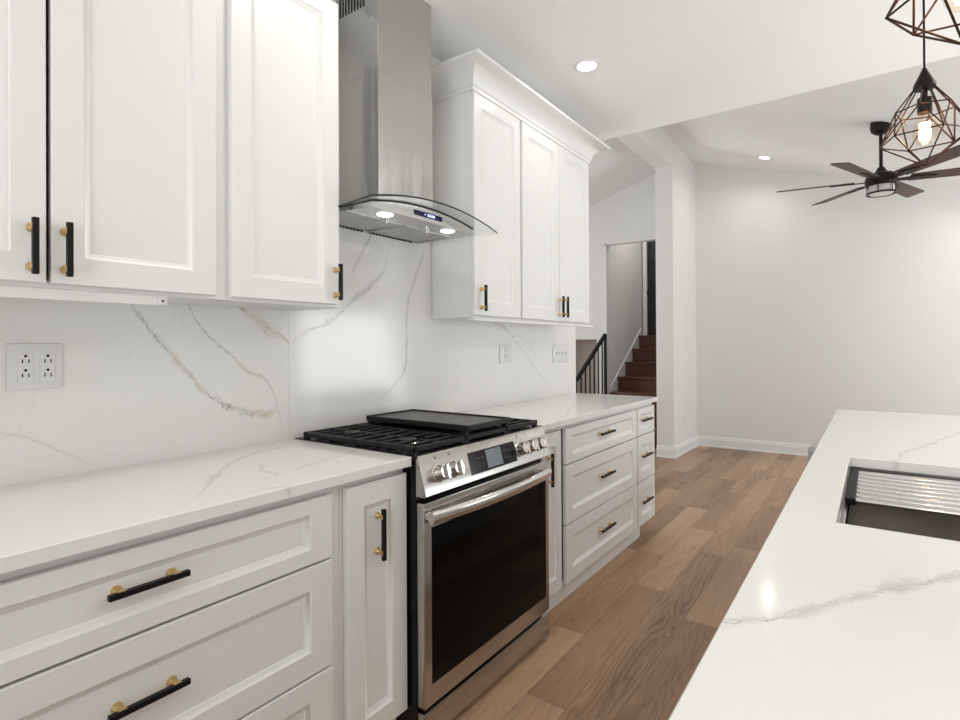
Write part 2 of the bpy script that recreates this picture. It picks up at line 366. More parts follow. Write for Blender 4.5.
def bar(bm, a, b, w, h, bev=0.0, mi=0):
    """rectangular bar from a to b; h is measured along world z as far as possible"""
    a, b = Vector(a), Vector(b); d = (b - a); L = d.length; d.normalize()
    up = Vector((0, 0, 1)) if abs(d.z) < 0.95 else Vector((1, 0, 0))
    s = d.cross(up).normalized(); up = s.cross(d).normalized()
    mat = Matrix((s, d, up)).transposed().to_4x4(); mat.translation = (a + b) / 2
    t = bmesh.new()
    box(t, -w / 2, w / 2, -L / 2, L / 2, -h / 2, h / 2, bev)
    merge(bm, t, mi, mat)
def lathe(bm, prof, seg=32, mat=None, mi=0):
    t = bmesh.new(); rings = []
    for r, z in prof:
        if r < 1e-6: rings.append([t.verts.new((0, 0, z))])
        else: rings.append([t.verts.new((r * math.cos(2 * PI * i / seg), r * math.sin(2 * PI * i / seg), z)) for i in range(seg)])
    for A, B in zip(rings, rings[1:]):
        for i in range(seg):
            j = (i + 1) % seg
            if len(A) == 1 and len(B) == 1: continue
            if len(A) == 1: t.faces.new((A[0], B[j], B[i]))
            elif len(B) == 1: t.faces.new((A[i], A[j], B[0]))
            else: t.faces.new((A[i], A[j], B[j], B[i]))
    bmesh.ops.recalc_face_normals(t, faces=list(t.faces))
    merge(bm, t, mi, mat)
def prism(bm, pts, axis, lo, hi, mi=0, bev=0):
    """extrude polygon pts (2-D, the two other axes in xyz order) along axis"""
    t = bmesh.new()
    def P(q, h):
        if axis == 'x': return (h, q[0], q[1])
        if axis == 'y': return (q[0], h, q[1])
        return (q[0], q[1], h)
    A = [t.verts.new(P(q, lo)) for q in pts]; B = [t.verts.new(P(q, hi)) for q in pts]
    t.faces.new(A); t.faces.new(B[::-1])
    for i in range(len(pts)):
        j = (i + 1) % len(pts); t.faces.new((A[i], B[i], B[j], A[j]))
    bmesh.ops.recalc_face_normals(t, faces=list(t.faces))
    if bev: bmesh.ops.bevel(t, geom=list(t.edges), offset=bev, segments=1, affect='EDGES')
    merge(bm, t, mi)
def T_(v): return Matrix.Translation(v)
def rot_to(d): return Vector(d).to_track_quat('Z', 'Y').to_matrix().to_4x4()

def thing(name, label, cat, loc=(0, 0, 0), group=None):
    o = bpy.data.objects.new(name, None); COL.objects.link(o)
    o.location = loc; o.empty_display_size = 0.05
    o['label'] = label; o['category'] = cat
    if group: o['group'] = group
    return o
def root_of(o):
    while o.parent: o = o.parent
    return o
def obj(name, bm, mats, parent=None, smooth=True, loc=(0, 0, 0)):
    """bm is in world coordinates; it becomes ONE mesh object, its origin at its thing's base"""
    off = Vector(root_of(parent).location) if parent else Vector(loc)
    bmesh.ops.translate(bm, vec=-off, verts=list(bm.verts))
    me = bpy.data.meshes.new(name); bm.to_mesh(me); bm.free()
    for m in (mats if isinstance(mats, (list, tuple)) else [mats]): me.materials.append(MAT[m] if isinstance(m, str) else m)
    o = bpy.data.objects.new(name, me); COL.objects.link(o)
    if smooth:
        for p in me.polygons: p.use_smooth = True
        me.set_sharp_from_angle(angle=math.radians(32))
    if parent: o.parent = parent
    else: o.location = off
    return o
def tag(o, label, cat, group=None):
    o['label'] = label; o['category'] = cat
    if group: o['group'] = group
    return o
def struct(name, bm, m, parent=None, loc=(0, 0, 0)):
    o = obj(name, bm, m, parent, loc=loc)
    if not parent: o['kind'] = 'structure'
    return o
def BM(): return bmesh.new()
def B(*a, **k):
    bm = bmesh.new(); box(bm, *a, **k); return bm
def copy_tree(o, parent=None):
    c = o.copy(); COL.objects.link(c)
    if parent: c.parent = parent
    for ch in list(o.children): copy_tree(ch, c)
    return c

# ------------------------------------------------------------------ the room
YF, YP, YK = 7.45, 6.442, 3.83      # far wall, pier's near face, end of the flat ceiling
ZC, RX, RZ = 2.81, -0.22, 3.72      # flat ceiling, ridge of the vault
XR, XL, YB = 4.62, -3.42, -3.24     # right wall, foyer's left wall, wall behind the camera
def vz(x): return RZ - (0.29 * (x - RX) if x > RX else 0.305 * (RX - x))

struct('floor', B(XL, XR, YB, YF + 1.8, FZ - 0.05, FZ), 'floor')
struct('ceiling', B(-0.12, XR, YB, YK, ZC, ZC + 0.09), 'ceil')
bm = BM(); prism(bm, [(RX, RZ), (XR + 0.2, vz(XR + 0.2)), (XR + 0.2, vz(XR + 0.2) + 0.1), (RX, RZ + 0.1)], 'y', YK - 0.06, YF + 0.1)
struct('ceiling_vault_right', bm, 'ceil')
bm = BM(); prism(bm, [(RX, RZ), (XL - 0.2, vz(XL - 0.2)), (XL - 0.2, vz(XL - 0.2) + 0.1), (RX, RZ + 0.1)], 'y', 2.4, YF + 0.1)
struct('ceiling_vault_left', bm, 'ceil')
bm = BM(); prism(bm, [(-0.12, ZC + 0.002), (2.917, ZC + 0.002), (-0.12, vz(-0.12) + 0.05)], 'y', YK - 0.06, YK)
prism(bm, [(2.917, ZC), (XR, ZC), (XR, vz(XR))], 'y', YK, YK + 0.06)
struct('wall_gable', bm, 'ceil')
bm = BM(); box(bm, -0.12, -0.001, YB, 3.826, FZ, ZC); box(bm, -0.12, -0.001, 2.4, 3.826, ZC, 3.69)
struct('wall_left', bm, 'wall')
# far wall with the stair opening and the low opening beside it
bm = BM()
box(bm, -0.2, XR, YF, YF + 0.12, FZ, 3.8)
box(bm, -1.241, -0.2, YF, YF + 0.12, 2.735, 3.8)
box(bm, -1.39, -1.241, YF, YF + 0.12, FZ, 3.8)
box(bm, -2.7, -1.39, YF, YF + 0.12, 1.37, 3.8)
box(bm, XL, -2.7, YF, YF + 0.12, FZ, 3.8)
struct('wall_far', bm, 'wall')
struct('trim_1', B(-1.262, -1.238, YF - 0.006, YF + 0.124, FZ, 2.75), 'trim')
struct('trim_2', B(-1.262, -0.2, YF - 0.006, YF + 0.124, 2.732, 2.752), 'trim')
struct('wall_pier', B(-0.2, 0.0, YP, YF, FZ, 3.72), 'wall')
struct('ceiling_beam', B(-0.2, 0.0, YK, YP, 3.37, 3.72), 'wall')
# right wall with two unseen openings for the window fill lights
def wall_x(name, x0, x1, ya, yb, z1, holes, m):
    bm = BM(); y = ya
    for (h0, h1, s, t) in holes:
        box(bm, x0, x1, y, h0, FZ, z1); box(bm, x0, x1, h0, h1, FZ, s); box(bm, x0, x1, h0, h1, t, z1); y = h1
    box(bm, x0, x1, y, yb, FZ, z1)
    return struct(name, bm, m)
wall_x('wall_right', XR, XR + 0.12, YB, YF + 0.12, ZC, [(2.25, 3.75, 0.3, 2.2), (4.65, 6.55, 0.35, 1.9)], 'wall')
wall_x('wall_foyer', XL - 0.12, XL, 2.4, YF + 0.12, 3.0, [(4.2, 5.6, 0.7, 2.5)], 'wall')
bm = BM(); box(bm, 0, 1.5, YB - 0.12, YB, FZ, ZC); box(bm, 3.7, XR, YB - 0.12, YB, FZ, ZC); box(bm, 1.5, 3.7, YB - 0.12, YB, 2.25, ZC); box(bm, 1.5, 3.7, YB - 0.12, YB, FZ, 0.25)
struct('wall_back', bm, 'wall')
struct('wall_foyer_near', B(XL, -0.12, 2.4, 2.5, FZ, 3.8), 'wall')
# stairwell behind the far wall
struct('wall_stair_left', B(-1.36, -1.241, YF + 0.12, 9.12, FZ, 3.6), 'wall')
struct('wall_stair_right', B(-0.2, -0.08, YF + 0.12, 9.12, FZ, 3.6), 'wall')
struct('ceiling_stair', B(-1.36, -0.08, YF + 0.12, 9.12, 3.6, 3.7), 'ceil')
struct('wall_stair_back', B(-1.36, -0.08, 9.0, 9.12, FZ, 3.6), 'wall')
bm = BM()
box(bm, -2.8, -1.36, 8.9, 9.0, FZ, 1.6); box(bm, -2.8, -2.7, YF + 0.12, 9.0, FZ, 1.6); box(bm, -2.8, -1.36, YF + 0.12, 9.0, 1.5, 1.6)
struct('wall_lower_level', bm, 'dimwall')
l = bpy.data.lights.new('lower_level_fill', 'AREA'); l.shape = 'DISK'; l.size = 0.2; l.energy = 2.2; l.color = (1, 0.93, 0.86)  # added fill without a fixture, lifts the dark lower-level recess
lo = bpy.data.objects.new('lower_level_fill', l); COL.objects.link(lo); lo.location = (-2.1, 8.2, 1.46)
l = bpy.data.lights.new('stair_fill', 'AREA'); l.shape = 'DISK'; l.size = 0.2; l.energy = 10; l.color = (1, 0.95, 0.9)  # fill light added under the stairwell ceiling to brighten the stairs
lo = bpy.data.objects.new('stair_fill', l); COL.objects.link(lo); lo.location = (-0.72, 8.2, 3.58)
# black door at the head of the stair
d = thing('door_1', 'black door with dark glass at the head of the stairs', 'door', (-0.75, 8.97, 1.44)); d['kind'] = 'structure'
obj('door_panel', B(-1.15, -0.3, 8.965, 8.998, 1.442, 3.45, bev=0.003), 'doorblack', d)
obj('door_glass', B(-1.10, -0.36, 8.957, 8.965, 2.22, 3.35), 'nightglass', d)
bm = BM(); box(bm, -1.15, -0.3, 8.94, 8.965, 2.12, 2.17); bar(bm, (-1.10, 8.952, 2.62), (-0.7, 8.952, 2.80), 0.012, 0.02)
obj('door_rail', bm, 'doorblack', d)
struct('trim_3', B(-1.215, -1.155, 8.93, 9.0, 1.442, 3.5), 'trim')
# skirting boards
def skirting(name, a, b, n):
    """profile swept from a to b along the wall, n = direction out of the wall"""
    prof = [(0, 0), (0.022, 0), (0.022, 0.012), (0.016, 0.02), (0.016, 0.098), (0.011, 0.106), (0.011, 0.124), (0.005, 0.135), (0, 0.135)]
    a, b, n = Vector(a), Vector(b), Vector(n)
    t = BM()
    A = [t.verts.new(a + n * p + Vector((0, 0, q))) for p, q in prof]
    Bv = [t.verts.new(b + n * p + Vector((0, 0, q))) for p, q in prof]
    for i in range(len(prof)):
        j = (i + 1) % len(prof); t.faces.new((A[i], A[j], Bv[j], Bv[i]))
    t.faces.new(A[::-1]); t.faces.new(Bv)
    bmesh.ops.recalc_face_normals(t, faces=list(t.faces))
    return struct(name, t, 'trim')
skirting('baseboard_far', (0, YF, FZ), (XR, YF, FZ), (0, -1, 0))
skirting('baseboard_pier_side', (0, YP, FZ), (0, YF, FZ), (1, 0, 0))
skirting('baseboard_pier_front', (-0.2, YP, FZ), (0.022, YP, FZ), (0, -1, 0))
skirting('baseboard_right', (XR, YB, FZ), (XR, YF, FZ), (-1, 0, 0))
skirting('baseboard_left', (0, 3.68, FZ), (0, 3.82, FZ), (1, 0, 0))

# ------------------------------------------------------------------ stairs and railing in the foyer
st = thing('staircase', 'dark red-brown wooden staircase rising through the opening in the far wall', 'stairs', (-0.7, 6.92, FZ))
N0y, N0z, RUN, RISE = 7.535, 0.605, 0.305, 0.2085
for k in range(-2, 5):
    y, z = N0y + RUN * k, N0z + RISE * k
    dep = RUN if k < 4 else 8.995 - y
    z0 = FZ if k == -2 else z - RISE
    obj('tread', B(-1.222, -0.222, y - 0.028, y + dep, z - 0.032, z, bev=0.006, seg=2), 'stair', st)
    obj('riser', B(-1.222, -0.222, y, y + 0.02, z0, z - 0.032), 'stair', st)
# white stringer board on the stair's left wall
def line_z(y): return N0z + RISE / RUN * (y - N0y)
bm = BM(); prism(bm, [(YF + 0.13, line_z(YF + 0.13) + 0.01), (8.9, line_z(8.9) + 0.0), (8.9, line_z(8.9) + 0.035), (YF + 0.13, line_z(YF + 0.13) + 0.045)], 'x', -1.241, -1.222)
struct('trim_4', bm, 'trim')
bm = BM(); prism(bm, [(YF + 0.13, FZ), (8.9, FZ), (8.9, line_z(8.9)), (YF + 0.13, line_z(YF + 0.13) + 0.01)], 'x', -1.241, -1.226)
struct('trim_5', bm, 'trim')
rl = thing('stair_railing', 'black metal stair railing with thin balusters left of the stairs', 'railing', (-1.23, 6.3, FZ))
def rz(y): return 0.745 + (y - 6.318) * 0.640
bm = BM(); bar(bm, (-1.24, 6.30, rz(6.30)), (-1.24, 7.40, rz(7.40)), 0.045, 0.045, 0.006); obj('handrail', bm, 'black', rl)
bm = BM(); bar(bm, (-1.24, 7.40, rz(7.40) - 0.02), (-1.24, 7.40, 0.52), 0.035, 0.035, 0.004); bar(bm, (-1.24, 7.40, 0.53), (-1.24, 7.30, 0.47), 0.03, 0.03, 0.003); obj('post', bm, 'black', rl)
bm = BM(); box(bm, -1.268, -1.212, 6.27, 6.33, FZ, rz(6.30) + 0.03, 0.004); obj('newel_post', bm, 'black', rl)
bm = BM(); bar(bm, (-1.24, 6.30, 0.02), (-1.24, 6.86, 0.05), 0.03, 0.03); bar(bm, (-1.24, 6.86, 0.05), (-1.24, 7.40, 0.45), 0.03, 0.03); obj('base_rail', bm, 'black', rl)
for k in range(7):
    y = 6.45 + k * 0.140
    bm = BM(); bar(bm, (-1.24, y, 0.03 if y < 6.86 else 0.05 + (y - 6.86) * 0.74), (-1.24, y, rz(y)), 0.016, 0.016); obj('baluster', bm, 'black', rl)

# ------------------------------------------------------------------ doors, drawers, handles
def panel_front(x, y0, y1, z0, z1, ry, rz_, t=0.02):
    """framed door or drawer front facing +x; x = its front face"""
    bm = BM()
    def ring(dy, dz, dx): return [bm.verts.new((x + dx, a, b)) for a, b in ((y0 + dy, z0 + dz), (y1 - dy, z0 + dz), (y1 - dy, z1 - dz), (y0 + dy, z1 - dz))]
    R = [ring(0, 0, -t), ring(0, 0, -0.002), ring(0.002, 0.002, 0), ring(ry, rz_, 0), ring(ry + 0.003, rz_ + 0.003, -0.004),
         ring(ry + 0.016, rz_ + 0.013, -0.008), ring(ry + 0.019, rz_ + 0.016, -0.0115)]
    for A, C in zip(R, R[1:]):
        for i in range(4):
            j = (i + 1) % 4; bm.faces.new((A[i], A[j], C[j], C[i]))
    bm.faces.new(R[-1]); bm.faces.new(R[0][::-1])
    bmesh.ops.recalc_face_normals(bm, faces=list(bm.faces))
    return bm
def handle(door, x, y, z, axis, L=0.155):
    """black square bar on two brass posts; x = face it stands on"""
    xb = x + 0.030; h = L / 2; s = 0.0062
    if axis == 'y':
        bm = B(xb - s, xb + s, y - h, y + h, z - s, z + s, bev=0.001)
        ends = ((y - h * 0.68, z), (y + h * 0.68, z))
    else:
        bm = B(xb - s, xb + s, y - s, y + s, z - h, z + h, bev=0.001)
        ends = ((y, z - h * 0.70), (y, z + h * 0.70))
    obj('handle_bar', bm, 'black', door)
    for (py, pz) in ends:
        bm = BM()
        lathe(bm, [(0, -0.001), (0.0112, -0.001), (0.0112, 0.003), (0.0075, 0.009), (0.0052, 0.013), (0.0052, 0.0235), (0, 0.0235)], 20, T_((x, py, pz)) @ rot_to((1, 0, 0)))
        # small saddle that hooks round the back and one side of the bar
        if axis == 'y': box(bm, xb - s - 0.003, xb + s * 0.3, py - 0.008, py + 0.008, pz - s - 0.0010, pz + s + 0.0014, 0.0006)
        else: box(bm, xb - s - 0.003, xb + s * 0.3, py - s - 0.0014, py + s + 0.0010, pz - 0.007, pz + 0.007, 0.0006)
        obj('handle_post', bm, 'brass', door)
def carcass(root, x0, x1, y0, y1, z0, z1, t=0.018, frame=(), name='body'):
    bm = BM()
    box(bm, x0, x0 + t, y0, y1, z0, z1); box(bm, x0 + t, x1, y0, y0 + t, z0, z1); box(bm, x0 + t, x1, y1 - t, y1, z0, z1)
    box(bm, x0 + t, x1, y0 + t, y1 - t, z0, z0 + t); box(bm, x0 + t, x1, y0 + t, y1 - t, z1 - t, z1)
    for (a, b, c, d) in frame: box(bm, x1 - 0.018, x1 + 0.0005, a, b, c, d)
    return obj(name, bm, 'cab', root)

# ------------------------------------------------------------------ base cabinets
XF = 0.630          # front of doors and drawers
XB = 0.608          # front of the carcasses
Z0, Z1 = 0.085, 0.881
def base_cabinet(y0, y1, label, fronts, y_toe=None, frame=()):
    c = thing('base_cabinet', label, 'cabinet', (0.3, (y0 + y1) / 2, FZ))
    carcass(c, 0.004, XB, y0, y1, Z0 - 0.005, Z1, frame=[(y0, y1, 0.858, Z1)] + list(frame))
    bm = B(0.06, 0.573, y0 + 0.0, (y_toe or y1), FZ + 0.001, Z0 - 0.005)
    obj('toe_kick', bm, 'cab', c)
    for f in fronts:
        d = obj(f['n'], panel_front(XF, f['y0'], f['y1'], f['z0'], f['z1'], f['ry'], f['rz']), 'cab', c)
        handle(d, XF - (0.0115 if f.get('inset', True) else 0), f['hy'], f['hz'], f['ax'], f.get('L', 0.155))
    return c
def drawers(y0, y1, hy, ry=0.072, L=0.158, g=0.0):
    return [dict(n='drawer', y0=y0, y1=y1, z0=a, z1=b, ry=ry, rz=r, hy=hy, hz=h, ax='y', L=L) for a, b, r, h in
            ((0.681, 0.858, 0.040, 0.779), (0.378, 0.6745, 0.064, 0.541), (0.085, 0.3715, 0.064, 0.237))]
base_cabinet(0.0, 1.031, 'wide white base cabinet with three drawers left of the range', drawers(0.012, 0.992, 0.504), frame=[(0.984, 1.031, Z0 - 0.005, 0.858)])
base_cabinet(1.0325, 1.300, 'narrow white pull-out base cabinet with a tall handle left of the range', [
    dict(n='door', y0=1.046, y1=1.296, z0=0.085, z1=0.860, ry=0.066, rz=0.066, hy=1.1745, hz=0.694, ax='z', L=0.158)])
base_cabinet(2.152, 2.4115, 'narrow white pull-out base cabinet partly hidden behind the right side of the range', [
    dict(n='door', y0=2.158, y1=2.395, z0=0.085, z1=0.860, ry=0.05, rz=0.066, hy=2.270, hz=0.688, ax='z', L=0.158)])
base_cabinet(2.413, 3.4645, 'wide white base cabinet with three drawers right of the range', drawers(2.446, 3.454, 2.945, L=0.192))
base_cabinet(3.466, 3.815, 'slim white three-drawer base cabinet closing the far end of the right counter', drawers(3.478, 3.808, 3.62, ry=0.058, L=0.185), y_toe=3.66)

# ------------------------------------------------------------------ worktops
ct = obj('countertop', B(0.021, 0.65, -0.02, 1.3, 0.883, 0.914, bev=0.002), 'topA')
tag(ct, 'white veined quartz worktop over the cabinets left of the range', 'countertop')
ct = obj('countertop', B(0.021, 0.65, 2.15, 3.826, 0.883, 0.914, bev=0.002), 'topB')
tag(ct, 'white veined quartz worktop over the drawers right of the range', 'countertop')
# backsplash slabs, book-matched at the seam
bs = obj('backsplash', B(0.0, 0.02, -0.3, 1.2785, 0.883, 1.43), 'slabA')
tag(bs, 'gold-veined white quartz backsplash slab with the double outlet left of the range', 'backsplash')
bm = BM(); box(bm, 0.0, 0.02, 1.2795, 2.1365, 0.883, 2.79); box(bm, 0.0, 0.02, 2.1365, 3.826, 0.883, 1.43)
bs = obj('backsplash', bm, 'slabB')
tag(bs, 'grey-veined white quartz backsplash slab behind the range and the right worktop', 'backsplash')

# ------------------------------------------------------------------ wall cabinets
UX, UB = 0.292, 0.271
UZ0, UZ1 = 1.420, 2.55
def wall_cabinet(y0, y1, label, doors, frame=()):
    c = thing('wall_cabinet', label, 'cabinet', (0.15, (y0 + y1) / 2, UZ0))
    carcass(c, 0.021, UB, y0, y1, UZ0, UZ1, frame=frame)
    for (a, b, hy, hz) in doors:
        d = obj('door', panel_front(UX, a, b, 1.4305, 2.535, 0.066, 0.066), 'cab', c)
        handle(d, UX, hy, hz, 'z', 0.13)
    return c
c = wall_cabinet(-0.03, 0.882, 'white double-door wall cabinet at the left edge above the double outlet',
                 [(-0.018, 0.428, 0.399, 1.511), (0.438, 0.842, 0.465, 1.511)], frame=[(0.836, 0.882, UZ0, UZ1)])
bm = BM(); box(bm, 0.252, 0.272, -0.03, 0.71, 1.393, 1.4195, 0.001); obj('light_rail', bm, 'cab', c)
bm = BM(); box(bm, 0.2715, 0.2755, 0.684, 0.709, 1.395, 1.414, 0.001); lathe(bm, [(0, 0), (0.003, 0), (0.003, 0.002), (0, 0.002)], 12, T_((0.2755, 0.696, 1.405)) @ rot_to((1, 0, 0)), 1)
obj('bracket', bm, ['plate', 'black'], c)
c = wall_cabinet(0.883, 1.320, 'white single-door wall cabinet left of the range hood', [(0.890, 1.300, 1.284, 1.5095)], frame=[(0.883, 0.895, UZ0, UZ1), (1.292, 1.320, UZ0, UZ1)])
c = wall_cabinet(2.137, 2.588, 'white single-door wall cabinet right of the range hood', [(2.142, 2.576, 2.1955, 1.515)])
c = wall_cabinet(2.589, 3.494, 'white double-door wall cabinet at the far end past the hood', [(2.601, 3.040, 3.033, 1.519), (3.046, 3.482, 3.095, 1.519)])
for z in (2.22, 1.97, 1.71):
    bm = BM(); box(bm, 0.272, 0.289, 3.4825, 3.496, z, z + 0.018, 0.002); obj('hinge', bm, 'cab', c)
bm = BM(); box(bm, 0.245, 0.284, 2.15, 3.565, 1.404, 1.4195, 0.001)
tag(obj('light_rail', bm, 'cab', loc=(0.27, 2.85, 1.404)), 'thin white rail under the wall cabinets right of the hood', 'rail')
# crown moulding round the right pair of wall cabinets
prof = [(-0.010, 2.5365), (0.003, 2.5365), (0.004, 2.556), (0.010, 2.560)]
for i in range(11):
    a = i / 10 * PI / 2
    prof.append((0.010 + 0.092 * (1 - math.cos(a)), 2.560 + 0.082 * math.sin(a)))
prof += [(0.108, 2.645), (0.108, 2.658)]
t = BM(); yl, yr = 2.134, 3.500
rings = [[t.verts.new((0.021, yl - o, z)), t.verts.new((UX + o, yl - o, z)), t.verts.new((UX + o, yr + o, z)), t.verts.new((0.021, yr + o, z))] for o, z in prof]
for A, C in zip(rings, rings[1:]):
    for i in range(3): t.faces.new((A[i], A[i + 1], C[i + 1], C[i]))
t.faces.new(rings[-1]); bmesh.ops.recalc_face_normals(t, faces=list(t.faces))
tag(obj('crown_moulding', t, 'cab', loc=(0.15, 2.77, 2.5)), 'white crown moulding on top of the wall cabinets right of the hood', 'moulding')

# ------------------------------------------------------------------ range hood
HY = 1.676
hd = thing('range_hood', 'stainless steel chimney range hood with curved glass canopy over the range', 'range hood', (0.15, HY, 1.785))
bm = BM(); box(bm, 0.021, 0.280, 1.514, 1.845, 1.86, 2.383, 0.0015); obj('chimney', bm, 'steel_chim', hd)
bm = BM(); box(bm, 0.021, 0.2775, 1.5165, 1.8425, 2.383, 2.808, 0.0015)
chu = obj('chimney_extension', bm, 'steel_chim', hd)
for k in range(9):
    y = 0.045 + k * 0.018
    bm = B(y, y + 0.008, 1.5150, 1.5175, 2.672, 2.77); obj('vent_slot', bm, 'darkgap', chu)
def arc(y): return 1.852 - 0.052 * ((y - HY) / 0.392) ** 2
# canopy body: wide at the wall, narrower at the front, its top following the glass
bm = BM(); nseg = 24; rows = []
for i in range(nseg + 1):
    s = i / nseg
    yb = 1.338 + s * (2.060 - 1.338); yf = 1.367 + s * (1.982 - 1.367)
    zt_b = min(arc(yb), 1.85) - 0.012; zt_f = arc(yf) - 0.012
    rows.append([bm.verts.new(v) for v in ((0.021, yb, 1.797), (0.021, yb, max(zt_b, 1.80)), (0.40, yf, zt_f), (0.40, yf, 1.787))])
for A, C in zip(rows, rows[1:]):
    for i in range(4):
        j = (i + 1) % 4
        if i == 3: continue
        bm.faces.new((A[i], A[j], C[j], C[i]))
bm.faces.new(rows[0]); bm.faces.new(rows[-1][::-1])
bm.faces.new([q[0] for q in rows] + [q[3] for q in rows[::-1]])
bmesh.ops.recalc_face_normals(bm, faces=list(bm.faces))
obj('canopy', bm, 'steel', hd)
# curved glass sheet
bm = BM(); nseg = 40; G = []
for i in range(nseg + 1):
    y = 1.284 + (2.068 - 1.284) * i / nseg; z = arc(y)
    yb = 1.338 + (2.014 - 1.338) * i / nseg; ym = 1.312 + (2.040 - 1.312) * i / nseg
    G.append([bm.verts.new(v) for v in ((0.021, yb, z), (0.30, ym, z), (0.478, y, z), (0.478, y, z - 0.007), (0.30, ym, z - 0.007), (0.021, yb, z - 0.007))])
for A, C in zip(G, G[1:]):
    for i in range(6):
        j = (i + 1) % 6; f = bm.faces.new((A[i], A[j], C[j], C[i])); f.material_index = 1 if i == 2 else 0
bm.faces.new(G[0]).material_index = 1; bm.faces.new(G[-1])
bmesh.ops.recalc_face_normals(bm, faces=list(bm.faces))
obj('glass_canopy', bm, ['glass', 'gedge'], hd)
bm = BM()      # dark seal between glass and body
for i in range(nseg):
    ya = 1.367 + 0.615 * i / nseg; yb = 1.367 + 0.615 * (i + 1) / nseg
    bar(bm, (0.400, ya, arc(ya) - 0.0095), (0.400, yb, arc(yb) - 0.0095), 0.005, 0.007)
bar(bm, (0.400, 1.367, arc(1.367) - 0.0085), (0.021, 1.338, arc(1.345) - 0.010), 0.004, 0.006)
obj('seal', bm, 'darkgap', hd)
cp = obj('control_panel', B(0.4002, 0.403, 1.590, 1.762, 1.802, 1.822, bev=0.001), 'bluelcd', hd)
for k, y in enumerate((1.668, 1.680, 1.692, 1.704)):
    bm = B(0.4031, 0.4036, y, y + 0.007, 1.807, 1.817); obj('display_digit', bm, 'bluedig', cp)
for y in (1.61, 1.63, 1.65, 1.73, 1.745):
    bm = B(0.4031, 0.4035, y, y + 0.004, 1.810, 1.814); obj('button_mark', bm, 'bluedig', cp) if y == 1.65 else bm.free()
def under_z(x): return 1.797 - (x - 0.021) / 0.379 * 0.010
for y in (1.484, 1.868):
    x = 0.345
    bm = BM(); lathe(bm, [(0, -0.004), (0.028, -0.004), (0.033, -0.001), (0.033, 0.002), (0, 0.002)], 28, T_((x, y, under_z(x))))
    obj('hood_lamp', bm, 'lens', hd)
    l = bpy.data.lights.new('hood_lamp_light', 'SPOT'); l.energy = 0.3; l.spot_size = math.radians(120); l.spot_blend = 0.6; l.shadow_soft_size = 0.03; l.color = (1, 0.96, 0.9)
    o = bpy.data.objects.new('hood_lamp_light', l); COL.objects.link(o); o.location = (x, y, 1.77)
for k, (ya, yb) in enumerate(((1.36, 1.67), (1.685, 1.995))):
    bm = BM()
    for q in range(9):
        xa = 0.05 + q * 0.026
        bar(bm, (xa, ya, under_z(xa) - 0.0006), (xa, yb, under_z(xa) - 0.0006), 0.015, 0.003)
    box(bm, 0.035, 0.275, ya - 0.008, ya, 1.789, 1.793); box(bm, 0.035, 0.275, yb, yb + 0.008, 1.789, 1.793)
    fl = obj('baffle_filter', bm, 'filt', hd)
    bm = BM(); lathe(bm, [(0, 0), (0.008, 0), (0.008, -0.012), (0.005, -0.016), (0, -0.016)], 16, T_((0.285, 1.554 if k == 0 else 1.797, 1.789))); obj('filter_knob', bm, 'steel_pol', fl)
    bm = BM()
    for q in range(14): box(bm, 0.024, 0.030, ya + 0.012 + q * 0.021, ya + 0.024 + q * 0.021, 1.790, 1.7955)
    obj('vent_slots', bm, 'darkgap', fl)

# ------------------------------------------------------------------ gas range
RY0, RY1 = 1.306, 2.142; RM = (RY0 + RY1) / 2
rg = thing('gas_range', 'stainless steel slide-in gas range with black oven window under the hood', 'range', (0.37, RM, FZ))
obj('body', B(0.022, 0.662, RY0, RY1, FZ + 0.02, 0.905), 'enamel', rg)
obj('cooktop', B(0.022, 0.668, RY0 - 0.004, RY1 + 0.002, 0.905, 0.917, bev=0.003), 'enamel', rg)
# slanted stainless control panel
bm = BM(); prism(bm, [(0.655, 0.918), (0.672, 0.914), (0.706, 0.788), (0.700, 0.783), (0.655, 0.783)], 'y', RY0, RY1, bev=0.0015)
cp = obj('control_panel', bm, 'steel_dark', rg)
pn = Vector((0.126, 0, 0.034)).normalized()
def pan(y, s, o=0.0):      # point on the panel: s = 0 at its foot, 1 at its top
    return Vector((0.706, y, 0.788)).lerp(Vector((0.672, y, 0.914)), s) + pn * o
def pan_box(y0, y1, s0, s1, o0, o1):
    t = BM(); vs = []
    for y in (y0, y1):
        for s in (s0, s1):
            for o in (o0, o1): vs.append(t.verts.new(pan(y, s, o)))
    for f in ((0, 1, 3, 2), (4, 6, 7, 5), (0, 4, 5, 1), (2, 3, 7, 6), (0, 2, 6, 4), (1, 5, 7, 3)): t.faces.new([vs[i] for i in f])
    bmesh.ops.recalc_face_normals(t, faces=list(t.faces))
    return t
scr = obj('display_panel', pan_box(1.562, 1.872, 0.16, 0.78, -0.001, 0.0016), 'screen', cp)
obj('touch_screen', pan_box(1.668, 1.770, 0.22, 0.74, 0.0016, 0.0022), 'lcd', cp)
for y in (1.615, 1.640, 1.79, 1.815):
    for s in (0.36, 0.56): obj('touch_mark', pan_box(y, y + 0.006, s, s + 0.02, 0.0016, 0.0021), 'mark', cp)
